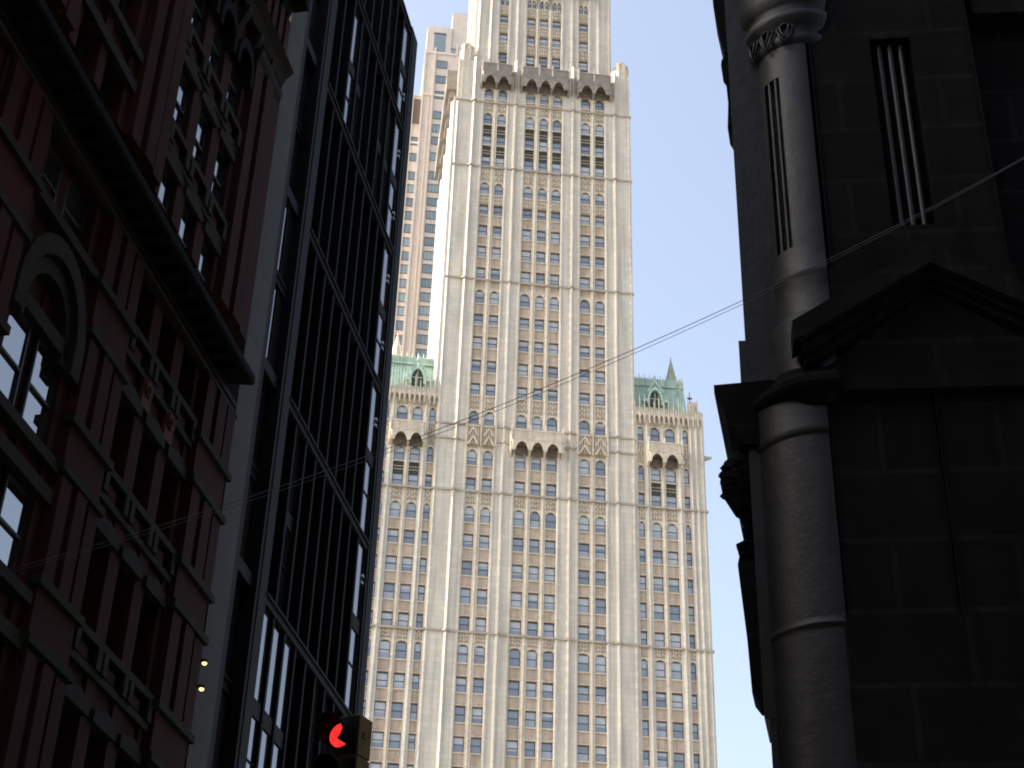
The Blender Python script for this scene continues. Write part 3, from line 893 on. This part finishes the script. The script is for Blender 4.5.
for i in range(nb):
    x0 = 45.1 + bw * i + .07; x1 = 45.1 + bw * (i + 1) - .07
    for j in range(2, len(LEV) - 1):
        z0 = LEV[j] + .5; z1 = LEV[j + 1]; zm = (z0 + z1) / 2
        b = MB(); fr = .06; W = x1 - x0; H = z1 - z0
        b.box(0, W, 0, .08, H / 2 - .28, H / 2 + .28)
        b.box(0, fr, 0, .08, 0, H); b.box(W - fr, W, 0, .08, 0, H)
        b.box(fr, W - fr, .01, .07, H * .25 - .02, H * .25 + .02)
        for a, c in ((0, H / 2 - .28), (H / 2 + .28, H)):
            b.add([(fr, .05, a), (W - fr, .05, a), (W - fr, .05, c), (fr, .05, c)], [(0, 1, 2, 3)], 1)
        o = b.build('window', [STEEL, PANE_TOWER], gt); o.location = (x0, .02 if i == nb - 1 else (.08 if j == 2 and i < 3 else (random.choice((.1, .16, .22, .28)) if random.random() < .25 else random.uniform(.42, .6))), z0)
for j in range(2, len(LEV) - 1):
    z0 = LEV[j] + .45; z1 = LEV[j + 1]
    b = MB(); H = z1 - z0; W = 1.6
    b.box(0, W, -.05, .06, H / 2 - .25, H / 2 - .12); b.box(0, W, -.05, .06, H / 2 + .12, H / 2 + .25); b.box(0, W, 0, .06, H / 2 - .12, H / 2 + .12)
    b.box(W * .5 - .03, W * .5 + .03, 0, .06, 0, H)
    for a, c in ((0, H / 2 - .25), (H / 2 + .25, H)):
        for k in range(2):
            b.add([(W * k / 2, .04, a), (W * (k + 1) / 2, .04, a), (W * (k + 1) / 2, .04, c), (W * k / 2, .04, c)], [(0, 1, 2, 3)], 1)
    o = b.build('edge_window', [STEEL_FIN, PANE_TOWER], gt); o.location = (42.5, .2 if j == 4 else .36, z0)
# steel clips by the right column catch the light
for z in (29.6, 36.9, 40.8, 44.4, 48.0, 51.7, 55.3):
    q = MB(); q.box(56.0, 56.24, .0, .1, z - .2, z - .1); q.box(56.0, 56.24, .0, .1, z + .1, z + .2); q.box(56.08, 56.16, .06, .12, z - .15, z + .15)
    q.build('clip', mat('bright steel', (.5, .5, .5), .3, metal=.9) if z < 30 else bpy.data.materials['bright steel'], gt)

# ------------------------------------------------------------------ black iron-fronted building on the right
RP = Vector((4.978, 23.478, 0))
rb = thing('cast_iron_building', 'black cast iron fronted corner building with round corner column and pediment', 'building', RP, R(-6.5))
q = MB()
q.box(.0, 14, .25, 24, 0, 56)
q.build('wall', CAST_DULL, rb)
# front piers, upper and lower
q = MB()
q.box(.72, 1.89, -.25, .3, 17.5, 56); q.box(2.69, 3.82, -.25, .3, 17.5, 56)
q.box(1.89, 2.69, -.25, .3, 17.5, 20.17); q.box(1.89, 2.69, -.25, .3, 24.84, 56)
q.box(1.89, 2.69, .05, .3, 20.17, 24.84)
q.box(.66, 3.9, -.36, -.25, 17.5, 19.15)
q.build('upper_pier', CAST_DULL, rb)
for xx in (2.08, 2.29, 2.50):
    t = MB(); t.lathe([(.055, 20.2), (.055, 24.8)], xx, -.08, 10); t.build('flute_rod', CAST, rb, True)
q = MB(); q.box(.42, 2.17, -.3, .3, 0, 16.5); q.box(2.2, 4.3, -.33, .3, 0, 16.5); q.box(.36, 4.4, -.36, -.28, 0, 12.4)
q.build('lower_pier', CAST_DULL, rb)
# further piers to the right beyond the frame
q = MB()
for k in range(3):
    q.box(6.0 + k * 3, 7.6 + k * 3, -.3, .3, 0, 56)
q.box(4.5, 14, -.2, .3, 12.5, 16.6); q.box(4.0, 14, -.15, .3, 25.5, 28)
q.build('side_pier', CAST_DULL, rb)
# rounded corner column: lower shaft, collar, upper shaft with a fluted stretch, capital
LX, LY, LR = .3, .78, 1.14
q = MB()
q.lathe([(LR, 0), (LR, 6), (LR, 12.2), (LR, 12.28), (LR + .02, 12.3), (LR + .02, 12.34), (LR, 12.36), (LR, 12.45), (LR, 14), (LR, 14.05), (LR, 15.7), (LR, 15.75)], LX, LY, 48, 0, 100, 275)
q.lathe([(LR + .0, 15.74), (LR + .05, 15.8), (LR + .03, 15.92), (LR + .03, 16.6)], LX, LY, 48, 0, 100, 275)
q.build('corner_column', CAST, rb, True)
UX, UY, UR_ = .56, .6, .88
q = MB()
q.lathe([(UR_ + .08, 17.0), (UR_ + .08, 18.3), (UR_ + .02, 18.36), (UR_, 18.4), (UR_, 19.2), (UR_ + .02, 19.25), (UR_, 19.3), (UR_, 19.85)], UX, UY, 44, 0, 100, 275)
a0, a1 = 212, 237
q.lathe([(UR_, 19.85), (UR_, 24.05)], UX, UY, 26, 0, 100, a0)
q.lathe([(UR_, 19.85), (UR_, 24.05)], UX, UY, 16, 0, a1, 275)
q.lathe([(UR_ - .14, 19.85), (UR_ - .14, 24.05)], UX, UY, 8, 0, a0, a1)
for an in (a0, a1):
    c, sn = math.cos(R(an)), math.sin(R(an))
    q.add([(UX + UR_ * c, UY + UR_ * sn, 19.85), (UX + (UR_ - .14) * c, UY + (UR_ - .14) * sn, 19.85), (UX + (UR_ - .14) * c, UY + (UR_ - .14) * sn, 24.05), (UX + UR_ * c, UY + UR_ * sn, 24.05)], [(0, 1, 2, 3)])
q.lathe([(UR_ - .14, 19.85), (UR_, 19.85)], UX, UY, 8, 0, a0, a1)
q.lathe([(UR_ - .14, 24.05), (UR_, 24.05)], UX, UY, 8, 0, a0, a1)
q.lathe([(UR_, 24.05), (UR_, 24.9)], UX, UY, 44, 0, 100, 275)
q.build('upper_column', CAST, rb, True)
for an in (219, 230):
    t = MB(); t.lathe([(.045, 19.85), (.045, 24.05)], UX + (UR_ - .05) * math.cos(R(an)), UY + (UR_ - .05) * math.sin(R(an)), 8); t.build('flute_rod', CAST, rb, True)
q = MB()
q.lathe([(UR_, 24.8), (UR_ + .06, 24.9), (UR_ + .07, 25.0), (UR_ + .03, 25.1), (UR_ + .1, 25.25), (UR_ + .2, 25.4), (UR_ + .22, 25.55), (UR_ + .14, 25.62), (UR_ + .2, 25.75), (UR_ + .3, 25.95), (UR_ + .26, 26.3), (UR_ + .34, 27.2), (UR_ + .4, 28)], UX, UY, 48, 0, 95, 300)
q.build('capital', CAST, rb, True)
for an in (205, 228, 252):
    t = MB()
    c, sn = math.cos(R(an)), math.sin(R(an))
    cx, cy = UX + (UR_ + .08) * c, UY + (UR_ + .08) * sn
    tx, ty = -sn, c
    P = lambda u, v, d: (cx + tx * u + c * d, cy + ty * u + sn * d, v)
    for sc, d in ((1.0, .02), (.55, .06)):
        t.tube([P(-.17 * sc, 25.2, d), P(-.1 * sc, 25.02 - .1 * sc, d + .02), P(0, 24.9 - .12 * sc, d + .03), P(.1 * sc, 25.02 - .1 * sc, d + .02), P(.17 * sc, 25.2, d), P(0, 25.26, d), P(-.17 * sc, 25.2, d)], .025, 6)
    t.build('carved_leaf', CAST, rb, True)
# flat street-side pilaster behind the column, stepped
q = MB()
q.box(-.86, .2, .3, 1.4, 18.1, 56)
q.box(-.98, .2, .28, 1.5, 16.9, 18.1)
q.box(-.92, .2, .3, 1.4, 11.0, 16.0); q.box(-.84, .2, .31, 1.4, 0, 11.0)
q.build('street_pilaster', CAST, rb)
# entablature wrapping round the column and running out over the street
q = MB()
prof = [(-.98, 15.9), (-1.1, 16.0), (-1.12, 16.25), (-1.26, 16.35), (-1.24, 16.6), (-1.3, 16.62), (-1.46, 16.95), (-1.46, 17.12), (-.4, 17.2), (-.4, 15.9)]
q.ext(prof, .2, 24, 'y')
q.lathe([(1.15, 16.3), (1.2, 16.45), (1.36, 16.55), (1.4, 16.62), (1.4, 16.74), (1.1, 17.0), (.95, 17.3)], .5, .7, 44, 0, 100, 275)
q.build('entablature', CAST_DULL, rb)
# pediment over the pier
q = MB()
ap = 2.36
for z_off, th_, yy in ((0, .42, -.78), (-.42, .16, -.62), (-.6, .14, -.5)):
    q.ext([(-.1 + (-z_off) * .3, 17.35 + z_off + .42), (ap, 19.36 + z_off), (4.85, 17.35 + z_off + .42), (4.85, 17.35 + z_off + .42 - th_), (ap, 19.36 + z_off - th_ - .02), (-.1 + (-z_off) * .3, 17.35 + z_off + .42 - th_)], yy, -.2, 'y')
q.ext([(.3, 16.9), (ap, 18.6), (4.5, 16.9)], -.42, -.2, 'y')
q.box(.36, 4.45, -.5, -.2, 16.5, 16.78)
q.box(.3, 4.5, -.44, -.2, 16.78, 16.95)
q.build('pediment', CAST_DULL, rb)
# street-side carved ornaments seen in profile
def bracket(name, pts, y0, y1):
    t = MB(); t.ext(pts, y0, y1, 'y'); return t.build(name, CAST_DULL, rb)
bracket('console', [(-.7, 13.75), (-1.19, 13.9), (-1.22, 13.75), (-1.13, 12.4), (-1.1, 11.5), (-1.0, 11.35), (-.7, 11.3)], .5, 1.1)
b_ = MB()
b_.lathe([(0.01, 14.75), (.2, 14.85), (.38, 15.2), (.42, 15.5), (.36, 15.8), (.2, 16.0), (.01, 16.05)], -1.05, .8, 14)
for i in range(26):
    an = random.uniform(90, 330); zz = random.uniform(15.25, 15.7)
    r_ = .385; b_.lathe([(.01, zz - .07), (.07, zz), (.01, zz + .07)], -1.05 + r_ * math.cos(R(an)), .8 + r_ * math.sin(R(an)), 6)
b_.build('carved_scroll', CAST_DULL, rb)
b_ = MB()
prev = 14.6
for i in range(15):
    zz = 14.95 - i * .055 * 2
    r_ = .09 + .07 * random.random() + (.08 if i in (7, 8) else 0)
    b_.lathe([(.01, zz - r_), (r_ * .8, zz - r_ * .3), (r_, zz + r_ * .3), (.01, zz + r_)], -1.0 - .06 * math.exp(-((i - 7) / 3.0) ** 2), .8, 7)
b_.build('carved_drop', CAST_DULL, rb)
bracket('console', [(-.6, 25.6), (-1.0, 25.2), (-1.02, 25.05), (-.95, 24.9), (-.92, 24.0), (-.96, 23.35), (-.9, 23.2), (-.86, 23.0), (-.84, 22.2), (-.6, 22.1)], .5, 1.0)
bracket('console', [(-.6, 28), (-1.15, 28), (-1.1, 26.6), (-.98, 25.6), (-.92, 25.3), (-.6, 25.3)], .4, 1.2)
# thin vertical mouldings
for xx, z0, z1, y in ((.72, 19.2, 30, -.27), (.44, 0, 16.5, -.32), (2.2, 10.5, 16.4, -.35), (3.82, 19.2, 30, -.27)):
    t = MB(); t.lathe([(.016, z0), (.016, z1)], xx, y, 8); t.build('bead_moulding', CAST_DULL, rb, True)

# the street front does not meet the cross-street front at a right angle
for o in list(rb.children):
    for v in o.data.vertices:
        if v.co.y > .3: v.co.x += .115 * (v.co.y - .3)

# ------------------------------------------------------------------ unseen block added behind the camera (keeps the street in shade)
bk = thing('shade_block', 'unseen block added behind the camera to shade the street', 'building', LP, ST)
q = MB(); q.box(-60, 4, -40, -20.5, 0, 62); q.box(-60, 3.7, -20.52, -20.2, 0, 4.6)
q.build('wall', BRICK, bk)
q = MB(); q.box(-60, 5, 0, 20, 0, 40); q.box(-80, -61, -30, 15, 0, 45); q.build('rear_shade_wall', BRICK, bk)  # unseen masses added to close the street behind and cut skylight
q = MB(); q.ext([(-20.5, 60.6), (-19.6, 61.6), (-19.6, 62.4), (-20.8, 62.4)], -60, 4.5, 'x'); q.build('cornice', BROWNSTONE, bk)
for k in range(12):
    for j in range(8):
        t = MB(); t.box(-58 + k * 5, -56 + k * 5, -20.52, -20.46, 6 + j * 3.6, 8.2 + j * 3.6); t.build('window', PANE_NEAR, bk)

# ------------------------------------------------------------------ wall lamps
def wall_lamp(x, z, lab):
    t = thing('wall_lamp', lab, 'lamp', (0, 0, 0), 0, 'small lit lamps on the building edge')
    c = Matrix.Translation(LP) @ Matrix.Rotation(ST, 4, 'Z')
    t.location = c @ Vector((x, -.02, z)); t.rotation_euler = (0, 0, ST)
    q = MB(); q.box(-.05, .05, 0, .06, -.14, .14); q.tube([(0, 0, .05), (0, -.12, .1), (0, -.2, .06)], .015); q.build('bracket', SASH, t)
    q = MB(); q.lathe([(.13, -.02), (.12, .04), (.05, .1), (.01, .12)], 0, -.22, 12); q.build('shade', SASH, t)
    q = MB(); q.lathe([(.005, -.09), (.05, -.075), (.075, -.04), (.07, -.015), (.04, 0)], 0, -.22, 10); q.build('bulb', LAMP, t)
wall_lamp(40.25, 19.4, 'upper small warm lamp on the brick building edge beside the stone strip')
wall_lamp(40.3, 18.65, 'lower small warm lamp on the brick building edge beside the stone strip')

# ------------------------------------------------------------------ traffic light
TL = Vector((-1.35, 13.087, 0)); TZ = 6.52
tl = thing('traffic_light', 'yellow traffic light showing red in front of the dark glass tower', 'traffic light', (TL.x, TL.y, 0), R(-27))
for k, nm in enumerate(('red', 'amber', 'green')):
    zc = TZ - .36 * k
    q = MB()
    q.box(-.17, .17, .02, .22, zc - .172, zc + .172); q.box(-.155, .155, 0, .02, zc - .16, zc + .16, 1)
    q.box(-.185, -.17, .05, .1, zc - .1, zc - .06); q.box(.17, .185, .08, .12, zc - .02, zc + .03)
    h = q.build('housing', [YELLOW, VISOR], tl)
    q = MB()
    n = 28; vs = []; fs = []
    # tunnel visor: cut lower at the front, open at the bottom quarter
    angs = [R(-50 + 280 * i / n) for i in range(n + 1)]
    for rr in (.125, .118):
        for a in angs:
            ln = .17 + .08 * max(0, math.sin(a))
            vs.append((rr * math.cos(a), 0.0, zc + rr * math.sin(a))); vs.append((rr * math.cos(a), -ln, zc + rr * math.sin(a)))
    o2 = 2 * (n + 1)
    for i in range(n):
        fs.append((2 * i, 2 * i + 1, 2 * i + 3, 2 * i + 2)); fs.append((o2 + 2 * i, o2 + 2 * i + 2, o2 + 2 * i + 3, o2 + 2 * i + 1))
        fs.append((2 * i + 1, o2 + 2 * i + 1, o2 + 2 * i + 3, 2 * i + 3))
    q.add(vs, fs); q.build('visor', VISOR, h)
    q = MB(); vs = []; fs = []
    rings = [(.105, -.005), (.09, -.02), (.06, -.034), (.03, -.04), (.003, -.042)]
    for r_, y_ in rings:
        for i in range(24):
            a = 2 * math.pi * i / 24; vs.append((r_ * math.cos(a), y_, zc + r_ * math.sin(a)))
    for j in range(4):
        for i in range(24): fs.append((j * 24 + i, j * 24 + (i + 1) % 24, (j + 1) * 24 + (i + 1) % 24, (j + 1) * 24 + i))
    q.add(vs, fs); q.build('lens', RED_LAMP if k == 0 else DARK_LENS, h, True)
q = MB(); q.tube([(0, .12, TZ - .9), (0, .12, TZ - 1.1)], .04, 10); q.tube([(0, .12, TZ - 1.1), (2.0, .9, TZ - 1.3), (4.6, 2.0, TZ - 1.6)], .05, 10)
q.build('mast_arm', POLE, tl)
q = MB(); q.lathe([(.16, 0), (.16, .5), (.1, .6), (.08, 4.6), (.01, 4.7)], 4.6, 2.0, 14); q.build('pole', POLE, tl)

# ------------------------------------------------------------------ cable across the street
cb = thing('span_cable', 'thin sagging cable strung across the street between the dark buildings', 'cable', (9.627, 22.324, 0))
A = Vector((9.627, 22.324, 21.6)); B = Vector((-11.773, 25.166, 12.7))
def cable(dz, sag, r):
    pts = []
    for i in range(61):
        t = i / 60
        p = A.lerp(B, t); p.z -= sag * 4 * t * (1 - t) + dz * math.sin(math.pi * t) ** .5
        pts.append(tuple(p - Vector(cb.location)))
    return pts
q = MB(); q.tube(cable(0, 1.1, .012), .0065, 5); q.build('strand', WIRE, cb)
q = MB(); q.tube(cable(.09, 1.1, .01), .005, 5); q.build('strand', WIRE, cb)
q = MB(); q.tube([(0, 0, 21.6), (.09, .8, 21.62)], .02, 6); q.tube([(-.1, .0, 21.58), (-.12, .05, 21.2), (.0, .1, 20.4)], .008, 5); q.build('anchor', WIRE, cb)
